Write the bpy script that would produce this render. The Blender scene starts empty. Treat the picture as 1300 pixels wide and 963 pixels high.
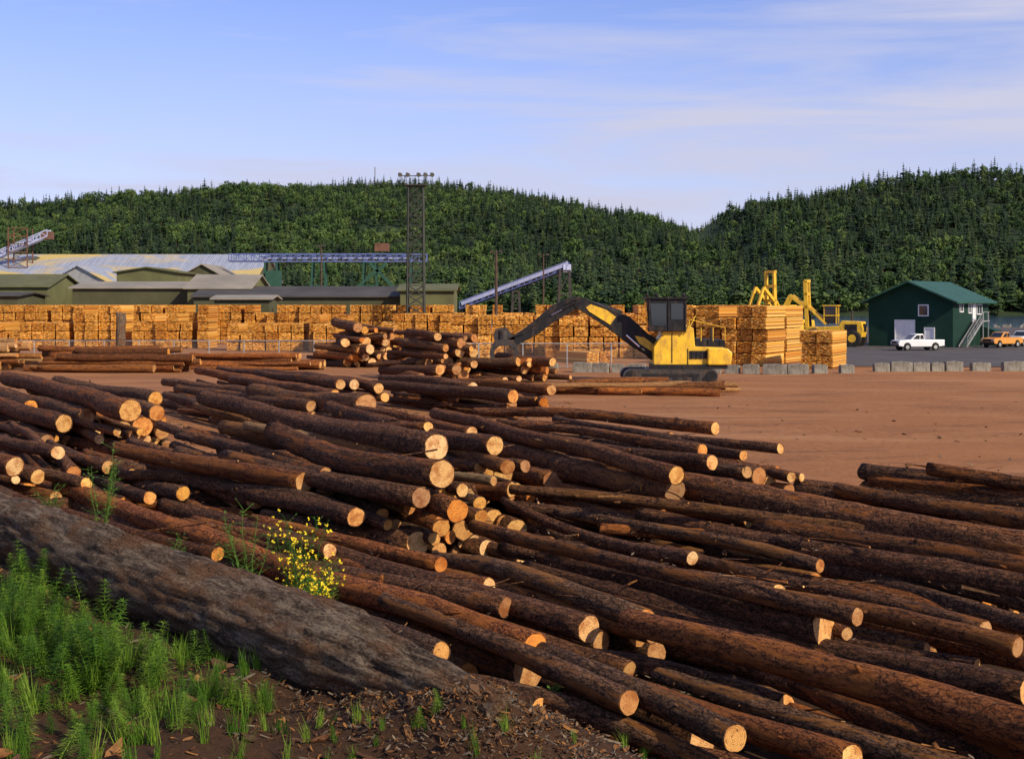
import bpy, bmesh, math, random
import numpy as np
from mathutils import Vector, Matrix, noise, Euler
random.seed(7); np.random.seed(7)
R=random.uniform
F=1805.0; HZ=385.0; CH=5.0
scene=bpy.context.scene
COL=scene.collection

# ---------------------------------------------------------------- helpers
def W(px,py,z):
    D=F*(CH-z)/(py-HZ); return Vector(((px-650)/F*D,D,z))
def PD(px,py,D): return Vector(((px-650)/F*D,D,CH-(py-HZ)/F*D))
def sm(a,b,x):
    t=min(1,max(0,(x-a)/(b-a))); return t*t*(3-2*t)

class MB:
    def __init__(s): s.v=[];s.f=[];s.m=[]
    def add(s,vs,fs,mi=0):
        o=len(s.v); s.v+= [tuple(p) for p in vs]
        for f in fs: s.f.append(tuple(i+o for i in f)); s.m.append(mi)
    def box(s,c,sz,mi=0,rot=None):
        hx,hy,hz=sz[0]/2,sz[1]/2,sz[2]/2; c=Vector(c)
        vs=[Vector((x,y,z)) for x in(-hx,hx) for y in(-hy,hy) for z in(-hz,hz)]
        if rot is not None: vs=[rot@p for p in vs]
        s.add([p+c for p in vs],[(0,1,3,2),(4,6,7,5),(0,4,5,1),(2,3,7,6),(0,2,6,4),(1,5,7,3)],mi)
    def beam(s,p,q,w,h=None,mi=0):
        p=Vector(p);q=Vector(q); h=h or w; d=q-p
        rot=d.to_track_quat('Z','Y').to_matrix()
        s.box((p+q)/2,(w,h,d.length),mi,rot)
    def cyl(s,p,q,r,n=10,mi=0,r2=None,cap=True):
        p=Vector(p);q=Vector(q); r2=r if r2 is None else r2
        rot=(q-p).to_track_quat('Z','Y').to_matrix()
        vs=[]
        for (c,rr) in ((p,r),(q,r2)):
            for i in range(n):
                a=2*math.pi*i/n; vs.append(c+rot@Vector((rr*math.cos(a),rr*math.sin(a),0)))
        fs=[(i,(i+1)%n,n+(i+1)%n,n+i) for i in range(n)]
        if cap: fs+= [tuple(range(n-1,-1,-1)),tuple(range(n,2*n))]
        s.add(vs,fs,mi)
    def prism(s,prof,y0,y1,mi=0):
        n=len(prof)
        vs=[(x,y0,z) for x,z in prof]+[(x,y1,z) for x,z in prof]
        fs=[(i,(i+1)%n,n+(i+1)%n,n+i) for i in range(n)]+[tuple(range(n-1,-1,-1)),tuple(range(n,2*n))]
        s.add(vs,fs,mi)
    def make(s,name,mats,parent=None,smooth=False,M=None,recalc=True,bevel=0):
        me=bpy.data.meshes.new(name); me.from_pydata(s.v,[],s.f)
        for m in mats: me.materials.append(m)
        me.polygons.foreach_set('material_index',s.m)
        if recalc:
            bm=bmesh.new(); bm.from_mesh(me); bmesh.ops.recalc_face_normals(bm,faces=bm.faces); bm.to_mesh(me); bm.free()
        if smooth: me.polygons.foreach_set('use_smooth',[True]*len(me.polygons))
        o=bpy.data.objects.new(name,me); COL.objects.link(o)
        if parent: o.parent=parent
        if M is not None: o.matrix_local=M
        if bevel:
            b=o.modifiers.new('b','BEVEL'); b.width=bevel; b.segments=2; b.limit_method='ANGLE'
        return o
def empty(name,loc=(0,0,0),rz=0):
    e=bpy.data.objects.new(name,None); COL.objects.link(e); e.location=loc; e.rotation_euler=(0,0,rz); e.empty_display_size=.3
    return e

# ---------------------------------------------------------------- materials
class NT:
    def __init__(s,name):
        s.mat=bpy.data.materials.new(name); s.mat.use_nodes=True; s.t=s.mat.node_tree
        s.b=s.t.nodes['Principled BSDF']; s.b.inputs['Specular IOR Level'].default_value=.25
    def n(s,ty,**kw):
        nd=s.t.nodes.new(ty)
        for k,v in kw.items(): setattr(nd,k,v)
        return nd
    def l(s,a,b): s.t.links.new(a,b)
    def coord(s,which='Object',scale=(1,1,1),rand=False,rot=(0,0,0)):
        tc=s.n('ShaderNodeTexCoord'); mp=s.n('ShaderNodeMapping'); mp.inputs['Scale'].default_value=scale; mp.inputs['Rotation'].default_value=rot
        src=tc.outputs[which]
        if rand:
            oi=s.n('ShaderNodeObjectInfo'); mu=s.n('ShaderNodeVectorMath',operation='SCALE'); cb=s.n('ShaderNodeCombineXYZ')
            s.l(oi.outputs['Random'],cb.inputs[2]); s.l(oi.outputs['Random'],cb.inputs[0])
            s.l(cb.outputs[0],mu.inputs[0]); mu.inputs['Scale'].default_value=73.0
            ad=s.n('ShaderNodeVectorMath',operation='ADD'); s.l(src,ad.inputs[0]); s.l(mu.outputs[0],ad.inputs[1]); src=ad.outputs[0]
        s.l(src,mp.inputs['Vector']); return mp.outputs[0]
    def noise(s,vec,scale,detail=5,rough=.6,dist=0):
        nd=s.n('ShaderNodeTexNoise'); nd.inputs['Scale'].default_value=scale; nd.inputs['Detail'].default_value=detail
        nd.inputs['Roughness'].default_value=rough; nd.inputs['Distortion'].default_value=dist
        s.l(vec,nd.inputs['Vector']); return nd.outputs['Fac']
    def voro(s,vec,scale,feat='DISTANCE_TO_EDGE'):
        nd=s.n('ShaderNodeTexVoronoi',feature=feat); nd.inputs['Scale'].default_value=scale; s.l(vec,nd.inputs['Vector']); return nd.outputs['Distance']
    def ramp(s,fac,stops):
        r=s.n('ShaderNodeValToRGB'); e=r.color_ramp.elements
        while len(e)<len(stops): e.new(.5)
        for i,(p,c) in enumerate(stops):
            e[i].position=p; e[i].color=(c[0],c[1],c[2],1) if not isinstance(c,(int,float)) else (c,c,c,1)
        s.l(fac,r.inputs[0]); return r.outputs[0]
    def mix(s,fac,a,b,bt='MIX'):
        m=s.n('ShaderNodeMix',data_type='RGBA',blend_type=bt)
        for val,idx in ((fac,0),(a,6),(b,7)):
            if hasattr(val,'links'): s.l(val,m.inputs[idx])
            elif isinstance(val,(int,float)): m.inputs[idx].default_value=val
            else: m.inputs[idx].default_value=(val[0],val[1],val[2],1)
        return m.outputs[2]
    def bump(s,h,strength=.5,dist=.05,prev=None):
        b=s.n('ShaderNodeBump'); b.inputs['Strength'].default_value=strength; b.inputs['Distance'].default_value=dist
        s.l(h,b.inputs['Height'])
        if prev is not None: s.l(prev,b.inputs['Normal'])
        return b.outputs[0]
    def out(s,col=None,rough=.8,norm=None,metal=0):
        if col is not None:
            if hasattr(col,'links'): s.l(col,s.b.inputs['Base Color'])
            else: s.b.inputs['Base Color'].default_value=(*col,1)
        s.b.inputs['Roughness'].default_value=rough; s.b.inputs['Metallic'].default_value=metal
        if norm is not None: s.l(norm,s.b.inputs['Normal'])
        return s.mat

def simple(name,c,rough=.6,var=.35,scale=1.5,metal=0,bump=.0,bscale=20,rib=None,stretch=(1,1,1),dirt=None):
    t=NT(name); v=t.coord('Object',stretch); n=t.noise(v,scale,6,.65)
    dk=tuple(x*(1-var) for x in c); lt=tuple(min(1,x*(1+var*.6)) for x in c)
    col=t.ramp(n,[(.3,dk),(.7,lt)])
    if dirt: col=t.mix(t.ramp(t.noise(t.coord('Object',(2.5,2.5,.9)),1.4,7,.7),[(.5,0.0),(.66,.8)]),col,dirt)
    nm=None
    if bump: nm=t.bump(t.noise(v,bscale,5),bump,.02)
    if rib:
        w=t.n('ShaderNodeTexWave'); w.bands_direction=rib[0]; w.inputs['Scale'].default_value=rib[1]
        v2=t.coord('Object'); t.l(v2,w.inputs['Vector']); nm=t.bump(w.outputs['Fac'],.8,.06,nm)
        col=t.mix(.35,col,t.mix(w.outputs['Fac'],(.45,.45,.45),(1,1,1)),'MULTIPLY')
    return t.out(col,rough,nm,metal)

def bark_mat(name,dark,mid,light,strip,strip_t=.62):
    t=NT(name); v=t.coord('Object',(1,1,.34),True); v3=t.coord('Object',(1,1,.16),True); v1=t.coord('Object',(1,1,.7),True)
    n1=t.noise(v,12,9,.78,.6); n2=t.noise(v3,5,6,.7,.8); n3=t.noise(v1,42,4,.75)
    ad=t.n('ShaderNodeVectorMath',operation='MULTIPLY_ADD')
    nz=t.n('ShaderNodeTexNoise'); nz.inputs['Scale'].default_value=7; nz.inputs['Detail'].default_value=3; t.l(v,nz.inputs['Vector'])
    t.l(nz.outputs['Color'],ad.inputs[0]); ad.inputs[1].default_value=(.16,.16,.16); t.l(v,ad.inputs[2])
    vo=t.voro(ad.outputs[0],15)
    crack=t.ramp(vo,[(0.0,0.0),(.14,1.0)])
    col=t.ramp(n1,[(.36,dark),(.48,mid),(.63,light)])
    col=t.mix(crack,tuple(x*.7 for x in dark),col)
    col=t.mix(t.ramp(n3,[(.52,0.0),(.66,.75)]),col,tuple(min(1,x*1.35) for x in light))
    col=t.mix(t.ramp(n3,[(.34,.7),(.45,0.0)]),col,dark)
    oi=t.n('ShaderNodeObjectInfo')
    m=t.n('ShaderNodeMath',operation='ADD'); t.l(n2,m.inputs[0])
    mm=t.n('ShaderNodeMath',operation='MULTIPLY'); t.l(oi.outputs['Random'],mm.inputs[0]); mm.inputs[1].default_value=.13
    t.l(mm.outputs[0],m.inputs[1])
    sf=t.ramp(m.outputs[0],[(strip_t,0.0),(strip_t+.045,1.0)])
    stc=t.mix(n3,tuple(x*.45 for x in strip),strip)
    stc=t.mix(t.ramp(n1,[(.4,.7),(.55,0.0)]),stc,tuple(x*.3 for x in strip))
    col=t.mix(sf,col,stc)
    tint=t.ramp(oi.outputs['Random'],[(0,(.58,.48,.43)),(.2,(1.25,.98,.8)),(.4,(.80,.80,.82)),(.6,(1.65,1.22,.88)),(.8,(.9,.68,.54)),(1,(1.2,1.18,1.16))])
    col=t.mix(1,col,tint,'MULTIPLY')
    nb=t.bump(crack,.8,.035); nb=t.bump(n1,1.0,.14,nb); nb=t.bump(n3,.8,.035,nb)
    return t.out(col,.85,nb)
BARK=bark_mat('bark',(.020,.010,.006),(.135,.060,.028),(.37,.21,.11),(.50,.21,.055),.625)
BARK_PALE=bark_mat('bark_pale',(.12,.07,.03),(.46,.30,.15),(.66,.48,.27),(.74,.50,.24),.5)
BARK_RED=bark_mat('bark_stripped',(.040,.016,.007),(.22,.08,.026),(.43,.205,.08),(.54,.23,.06),.58)

def wood_end():
    t=NT('cut_wood'); v=t.coord('Object',(1,1,.02)); vr=t.coord('Object',(1,1,.1),True)
    w=t.n('ShaderNodeTexWave'); w.wave_type='RINGS'; w.rings_direction='Z'; w.inputs['Scale'].default_value=14; w.inputs['Distortion'].default_value=1.5; w.inputs['Detail'].default_value=2
    t.l(v,w.inputs['Vector'])
    n=t.noise(vr,5,5,.6); n2=t.noise(vr,40,3,.6)
    oi=t.n('ShaderNodeObjectInfo')
    base=t.ramp(oi.outputs['Random'],[(0,(.76,.33,.05)),(.2,(.86,.60,.30)),(.32,(.90,.48,.10)),(.46,(.38,.22,.11)),(.6,(.78,.28,.035)),(.75,(.88,.56,.2)),(.88,(.5,.28,.12)),(1,(.66,.29,.07))])
    c=t.mix(w.outputs['Fac'],t.mix(1,base,(.75,.62,.5),'MULTIPLY'),base)
    c=t.mix(t.ramp(n,[(.36,0.0),(.56,1.0)]),t.mix(1,c,(.6,.43,.32),'MULTIPLY'),c)
    c=t.mix(t.ramp(n2,[(.32,.75),(.47,0.0)]),c,(.18,.08,.03))
    return t.out(c,.75,t.bump(n2,.5,.012))
CUT=wood_end()

def old_log_mat():
    t=NT('weathered_bark'); v=t.coord('Object',(1,1,.2)); v2=t.coord('Object',(1,1,.6))
    n1=t.noise(v,15,10,.78,.8); n2=t.noise(v2,3,6,.65); n3=t.noise(v2,60,5,.75); vo=t.voro(v,12)
    c=t.ramp(n1,[(.38,(.018,.011,.007)),(.48,(.15,.098,.062)),(.60,(.40,.30,.20))])
    c=t.mix(t.ramp(n2,[(.46,0.0),(.6,.9)]),c,t.mix(n3,(.08,.035,.015),(.38,.18,.075)))
    c=t.mix(t.ramp(n3,[(.36,.85),(.48,0.0)]),c,(.014,.009,.006))
    c=t.mix(t.ramp(n3,[(.56,0.0),(.68,.7)]),c,(.50,.39,.27))
    nb=t.bump(n1,1,.2); nb=t.bump(vo,.6,.05,nb); nb=t.bump(n3,1,.04,nb)
    return t.out(c,.88,nb)
OLD=old_log_mat()

def ground_mat():
    t=NT('ground_dirt'); v=t.coord('Object',(1,1,1)); vs=t.coord('Object',(.35,1,1),rot=(0,0,.3)); vq=t.coord('Object',(.45,1,1),rot=(0,0,-.5))
    n1=t.noise(v,.07,7,.62,.4); n2=t.noise(v,3.5,8,.75); n3=t.noise(vs,.22,8,.6,.6); n4=t.noise(v,22,4,.75); n5=t.noise(vq,.35,8,.68,.5)
    c=t.ramp(n2,[(.3,(.17,.060,.019)),(.5,(.31,.128,.044)),(.72,(.44,.21,.085))])
    c=t.mix(t.ramp(n1,[(.40,0.0),(.6,.7)]),c,t.mix(n3,(.24,.09,.028),(.44,.19,.066)))
    c=t.mix(t.ramp(n3,[(.50,0.0),(.68,.4)]),c,(.52,.27,.125))
    c=t.mix(t.ramp(n5,[(.52,0.0),(.70,.6)]),c,(.12,.05,.02))
    tc=t.n('ShaderNodeTexCoord'); mpv=t.n('ShaderNodeMapping'); mpv.inputs['Location'].default_value=(-4,-150,0); t.l(tc.outputs['Object'],mpv.inputs['Vector'])
    w=t.n('ShaderNodeTexWave'); w.wave_type='RINGS'; w.rings_direction='Z'; w.inputs['Scale'].default_value=.09; w.inputs['Distortion'].default_value=12; w.inputs['Detail'].default_value=2; w.inputs['Detail Scale'].default_value=.10
    t.l(mpv.outputs[0],w.inputs['Vector'])
    tr=t.ramp(w.outputs['Fac'],[(.93,0.0),(.985,1.0)]); msk=t.mix(1,tr,t.ramp(t.noise(v,.09,5,.65),[(.5,0.0),(.62,.5)]),'MULTIPLY')
    c=t.mix(msk,c,(.10,.045,.02))
    c=t.mix(t.ramp(n4,[(.34,.8),(.46,0.0)]),c,(.07,.03,.012))
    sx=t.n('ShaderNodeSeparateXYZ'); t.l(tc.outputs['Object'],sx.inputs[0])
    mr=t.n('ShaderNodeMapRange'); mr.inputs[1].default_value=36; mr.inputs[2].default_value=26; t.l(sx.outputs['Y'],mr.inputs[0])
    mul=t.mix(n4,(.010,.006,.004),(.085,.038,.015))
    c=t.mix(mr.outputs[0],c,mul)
    nb=t.bump(n2,.5,.08); nb=t.bump(n4,.5,.03,nb)
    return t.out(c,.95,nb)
GROUND=ground_mat()
ASPH=simple('asphalt',(.085,.08,.078),.9,.35,.25,bump=.3,dirt=(.14,.09,.06))
CONC=simple('concrete',(.27,.25,.205),.9,.45,1.2,bump=.4,bscale=9,dirt=(.10,.085,.06))
def water_mat():
    t=NT('water'); v=t.coord('Object',(1,3,1)); n=t.noise(v,.3,4)
    t.b.inputs['Specular IOR Level'].default_value=.5
    return t.out((.02,.05,.08),.12,t.bump(n,.4,.3))
WATERM=water_mat()
YEL=simple('yellow_paint',(.84,.50,.025),.45,.25,1.2,bump=.1,dirt=(.42,.22,.05))
YEL.node_tree.nodes['Principled BSDF'].inputs['Specular IOR Level'].default_value=.5
BLK=simple('black_paint',(.016,.016,.017),.45,.4,2,dirt=(.06,.04,.03))
STEEL=simple('dark_steel',(.07,.065,.06),.5,.5,3,metal=.4,dirt=(.13,.07,.04))
GALV=simple('galvanised',(.38,.38,.37),.5,.3,1,metal=.3)
RUBBER=simple('rubber',(.02,.02,.02),.85,.3,3,dirt=(.09,.055,.03))
WHITE=simple('white_paint',(.75,.75,.74),.4,.12,2)
CHROME=simple('chrome',(.7,.7,.7),.15,.1,2,metal=1)
def glass():
    t=NT('dark_glass'); t.b.inputs['Specular IOR Level'].default_value=.8; return t.out((.02,.028,.035),.06)
GLASS=glass()

# ---------------------------------------------------------------- terrain
A=PD(-120,618,15.5); B=PD(640,915,8.4)
ldir=(B-A).to_2d().normalized(); nrm=Vector((-ldir.y,ldir.x))
if nrm.y<0: nrm=-nrm
LL=(B-A).to_2d().length
MC=PD(590,860,8.7)
def terr(x,y):
    p=Vector((x,y)); s=(p-B.to_2d()).dot(nrm); t=-(p-B.to_2d()).dot(ldir)/LL
    t=max(-.5,min(1.6,t))
    top=(B.z+(A.z-B.z)*t)-.24
    if t<0: top+= t*1.2
    top+=.12*noise.noise(Vector((x*1.3,y*1.3,0)))+.05*noise.noise(Vector((x*6,y*6,3)))
    top+=.25*sm(0,6,-s)
    k=1-sm(.15,5.2,s)
    yd=.05*noise.noise(Vector((x*.3,y*.3,1)))+ (.03*noise.noise(Vector((x*2,y*2,5))) if y<45 else 0)
    if y>60: yd*=.4
    z=top*k+yd*(1-k)
    q=Vector((x-MC.x-.05,y-MC.y+.1)); a_=q.dot(ldir); b_=q.dot(nrm)
    z+=.34*math.exp(-(a_**2/.75+b_**2/.28))*(1+.3*noise.noise(Vector((x*5,y*5,8))))
    if y>296: z=-7*sm(296,312,y)
    return z
def hit(px,py):
    d=1.0
    dx=(px-650)/F; dz=-(py-HZ)/F
    while d<400:
        if CH+dz*d<=terr(dx*d,d): return Vector((dx*d,d,terr(dx*d,d)))
        d+=.04 if d<40 else .3
    return None
xs=list(np.concatenate([[-9000,-4000,-1500,-600,-300],np.arange(-200,-30,10),np.arange(-30,-12,1.0),np.arange(-12,-2.5,.22),np.arange(-2.5,2.5,.08),np.arange(2.5,12,.22),np.arange(12,30,1.0),np.arange(30,200,10),[300,600,1500,4000,9000]]))
ys=list(np.concatenate([[-60,-20,-5],np.arange(0,6.9,.3),np.arange(6.9,10.5,.08),np.arange(10.5,24,.22),np.arange(24,60,1.0),np.arange(60,290,8),[296,299,303,307,312,340,500,1500,4000,12000]]))
g=MB(); nx=len(xs)
vs=[(x,y,terr(x,y)) for y in ys for x in xs]
fs=[(j*nx+i,j*nx+i+1,(j+1)*nx+i+1,(j+1)*nx+i) for j in range(len(ys)-1) for i in range(nx-1)]
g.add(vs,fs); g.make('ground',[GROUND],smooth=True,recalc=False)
a=MB(); a.add([(26,112,.045),(150,106,.045),(150,292,.045),(30,292,.045)],[(0,1,2,3)]); a.make('asphalt_yard',[ASPH])
w=MB(); w.add([(-9000,301,-2.6),(9000,301,-2.6),(9000,11000,-2.6),(-9000,11000,-2.6)],[(0,1,2,3)]); w.make('water',[WATERM])

# hills
Lp=[(-700,300),(-200,264),(0,262),(100,260),(180,258),(230,250),(330,243),(430,235),(540,238),(640,243),(720,259),(800,281),(850,299),(950,310),(1200,330),(1600,350)]
Rp=[(300,402),(560,396),(700,378),(780,345),(850,312),(880,292),(910,262),(1000,242),(1100,226),(1200,222),(1300,224),(1500,226),(1900,262)]
DL,DR=2200.,1500.
Lx=[(p-650)/F*DL for p,_ in Lp]; Lz=[5+(385-q)/F*DL-24 for _,q in Lp]
Rx=[(p-650)/F*DR for p,_ in Rp]; Rz=[5+(385-q)/F*DR-18 for _,q in Rp]
def hill(x,y):
    shore=850+60*noise.noise(Vector((x*.004,0,2)))
    nz=noise.fractal(Vector((x*.004,y*.004,0)),.9,2,4)
    zl=float(np.interp(x,Lx,Lz)); zr=float(np.interp(x,Rx,Rz))
    tl=min(1,max(0,(y-shore)/(DL-shore))); tr=min(1,max(0,(y-shore)/(DR-shore)))
    fl=math.sin(tl*math.pi/2)**1.25; fr=math.sin(tr*math.pi/2)**1.1
    if y>DL: fl=1-(y-DL)/1500
    if y>DR: fr=1-(y-DR)/900
    h=max(zl*fl,zr*fr)
    h+=nz*18*min(1,(max(0,y-shore))/250)*(1 if h>20 else .4)
    return max(-5+ (3 if y>shore else 0)+ (y-shore)*.02 if y>shore else -5, h if y>shore else -5)
hx=np.arange(-1900,1901,45); hy=np.arange(760,2700,38)
hm=MB(); n=len(hx)
vs=[(float(x),float(y),hill(x,y)) for y in hy for x in hx]
hm.add(vs,[(j*n+i,j*n+i+1,(j+1)*n+i+1,(j+1)*n+i) for j in range(len(hy)-1) for i in range(n-1)])
HM=simple('hill_undergrowth',(.03,.05,.018),.95,.5,.02)
hm.make('hills',[HM],smooth=True,recalc=False)

# ---------------------------------------------------------------- scatter
def scatter(name,pts,scs,rots,srcs):
    me=bpy.data.meshes.new(name); me.from_pydata([tuple(p) for p in pts],[],[])
    at=me.attributes.new('sc','FLOAT_VECTOR','POINT'); at.data.foreach_set('vector',[c for s in scs for c in (s if isinstance(s,tuple) else (s,s,s))])
    at=me.attributes.new('rt','FLOAT_VECTOR','POINT'); at.data.foreach_set('vector',[c for r in rots for c in r])
    o=bpy.data.objects.new(name,me); COL.objects.link(o)
    c=bpy.data.collections.new(name+'_parts')
    for s in srcs:
        for cc in list(s.users_collection): cc.objects.unlink(s)
        c.objects.link(s)
    ng=bpy.data.node_groups.new(name,'GeometryNodeTree')
    ng.interface.new_socket('Geometry',in_out='INPUT',socket_type='NodeSocketGeometry')
    ng.interface.new_socket('Geometry',in_out='OUTPUT',socket_type='NodeSocketGeometry')
    N=ng.nodes; gi=N.new('NodeGroupInput'); go=N.new('NodeGroupOutput')
    mp=N.new('GeometryNodeMeshToPoints'); ip=N.new('GeometryNodeInstanceOnPoints'); ci=N.new('GeometryNodeCollectionInfo')
    ci.inputs['Collection'].default_value=c; ci.inputs['Separate Children'].default_value=True; ci.inputs['Reset Children'].default_value=True
    ip.inputs['Pick Instance'].default_value=True
    ns=N.new('GeometryNodeInputNamedAttribute'); ns.data_type='FLOAT_VECTOR'; ns.inputs['Name'].default_value='sc'
    nr=N.new('GeometryNodeInputNamedAttribute'); nr.data_type='FLOAT_VECTOR'; nr.inputs['Name'].default_value='rt'
    L=ng.links
    rv=N.new('FunctionNodeRandomValue'); rv.data_type='INT'
    rv.inputs[4].default_value=0; rv.inputs[5].default_value=len(srcs)-1
    L.new(gi.outputs[0],mp.inputs['Mesh']); L.new(mp.outputs[0],ip.inputs['Points']); L.new(ci.outputs[0],ip.inputs['Instance'])
    L.new(ns.outputs['Attribute'],ip.inputs['Scale']); L.new(nr.outputs['Attribute'],ip.inputs['Rotation']); L.new(rv.outputs[2],ip.inputs['Instance Index'])
    L.new(ip.outputs[0],go.inputs[0])
    m=o.modifiers.new('scatter','NODES'); m.node_group=ng
    return o
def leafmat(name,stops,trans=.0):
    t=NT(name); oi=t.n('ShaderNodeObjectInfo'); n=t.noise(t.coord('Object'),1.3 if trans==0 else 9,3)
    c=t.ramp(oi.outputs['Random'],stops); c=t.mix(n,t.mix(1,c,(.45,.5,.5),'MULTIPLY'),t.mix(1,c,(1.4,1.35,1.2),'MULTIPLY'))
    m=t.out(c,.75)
    if trans:
        tr=t.n('ShaderNodeBsdfTranslucent'); ms=t.n('ShaderNodeMixShader'); ms.inputs[0].default_value=trans
        t.l(c,tr.inputs[0]); t.l(t.b.outputs[0],ms.inputs[1]); t.l(tr.outputs[0],ms.inputs[2]); t.l(ms.outputs[0],t.t.nodes['Material Output'].inputs[0])
    return m
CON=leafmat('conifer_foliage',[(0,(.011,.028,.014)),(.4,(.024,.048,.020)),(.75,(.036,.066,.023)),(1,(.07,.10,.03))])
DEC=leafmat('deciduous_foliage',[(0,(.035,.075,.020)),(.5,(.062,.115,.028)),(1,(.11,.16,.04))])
TRK=simple('tree_trunk',(.09,.06,.045),.9)
def conifer(i,H=1.0,wd=.17):
    m=MB(); m.cyl((0,0,-.05),(0,0,H*.97),.014,4,1,.003,False)
    T=10
    for k in range(T):
        u=k/(T-1); z=H*(.12+.84*u)+R(-.015,.015); rr=wd*(1-u)**.75*R(.7,1.15)+.014
        nb=7 if u<.7 else 4
        a0=R(0,6)
        for b in range(nb):
            if random.random()<.08: continue
            an=a0+2*math.pi*b/nb+R(-.25,.25); l=rr*R(.6,1.25); dr=-.25*l-.015
            c,s=math.cos(an),math.sin(an); ww=l*.42+.006
            p0=(0,0,z+.035); p1=(c*l*.6-s*ww,s*l*.6+c*ww,z+dr*.6); p2=(c*l,s*l,z+dr*1.3); p3=(c*l*.6+s*ww,s*l*.6-c*ww,z+dr*.6)
            m.add([p0,p1,p2,p3],[(0,1,2),(0,2,3)],0)
    return m.make('conifer_tree_part_%d'%i,[CON,TRK],recalc=False)
def decid(i):
    m=MB(); m.cyl((0,0,-.05),(0,0,.5),.02,4,1,.008,False)
    for q in range(4):
        an=R(0,6.3); m.cyl((0,0,.3),(math.cos(an)*.2,math.sin(an)*.2,.6),.01,3,1,.003,False)
    lobes=[(Vector((R(-.22,.22),R(-.22,.22),R(.3,.82))),R(.12,.22)) for _ in range(8)]
    for c,r in lobes:
        for _ in range(26):
            d=Vector((R(-1,1),R(-1,1),R(-.8,1))).normalized(); p=c+d*r*R(.7,1.1)
            t=d.orthogonal().normalized(); t.rotate(Matrix.Rotation(R(0,6),3,d)); b=d.cross(t); s=R(.03,.07)
            m.add([p+t*s,p+b*s+d*R(-.02,.02),p-t*s,p-b*s],[(0,1,2,3)],0)
    return m.make('deciduous_tree_part_%d'%i,[DEC,TRK],recalc=False)
pts=[];sc=[];rt=[];pd=[];sd=[];rd=[]
y=835.
while y<2300:
    step=8.6+ (y-835)/1500*3.0
    x=-.45*y-30
    while x<.45*y+30:
        xx=x+R(-.48,.48)*step; yy=y+R(-.48,.48)*step
        z=hill(xx,yy)
        if z>-2.3:
            q=noise.noise(Vector((xx*.005,yy*.005,9)))+.5*noise.noise(Vector((xx*.02,yy*.02,4)))
            ridge=(yy>DL-260) or (xx>180 and yy>DR-200)
            th=.12-(.12 if xx<0 else -.14)+(.15 if ridge else 0)
            if (q>th and random.random()<.65) or random.random()<.09:
                h_=R(8,15); pd.append((xx,yy,z-1.5)); sd.append((h_*R(1,1.4),h_*R(1,1.4),h_)); rd.append((0,0,R(0,6.3)))
            else:
                s=random.choice([R(7,11),R(9,14),R(11,16),R(13,21)])
                if yy<980: s=R(15,26)
                k=R(.95,1.6); pts.append((xx,yy,z-.5)); sc.append((s*k,s*k,s)); rt.append((R(-.04,.04),R(-.04,.04),R(0,6.3)))
        x+=step
    y+=step*.95
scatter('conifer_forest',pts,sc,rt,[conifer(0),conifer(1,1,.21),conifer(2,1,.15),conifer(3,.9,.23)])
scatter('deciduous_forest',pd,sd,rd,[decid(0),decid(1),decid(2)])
print('trees',len(pts),len(pd))

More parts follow.
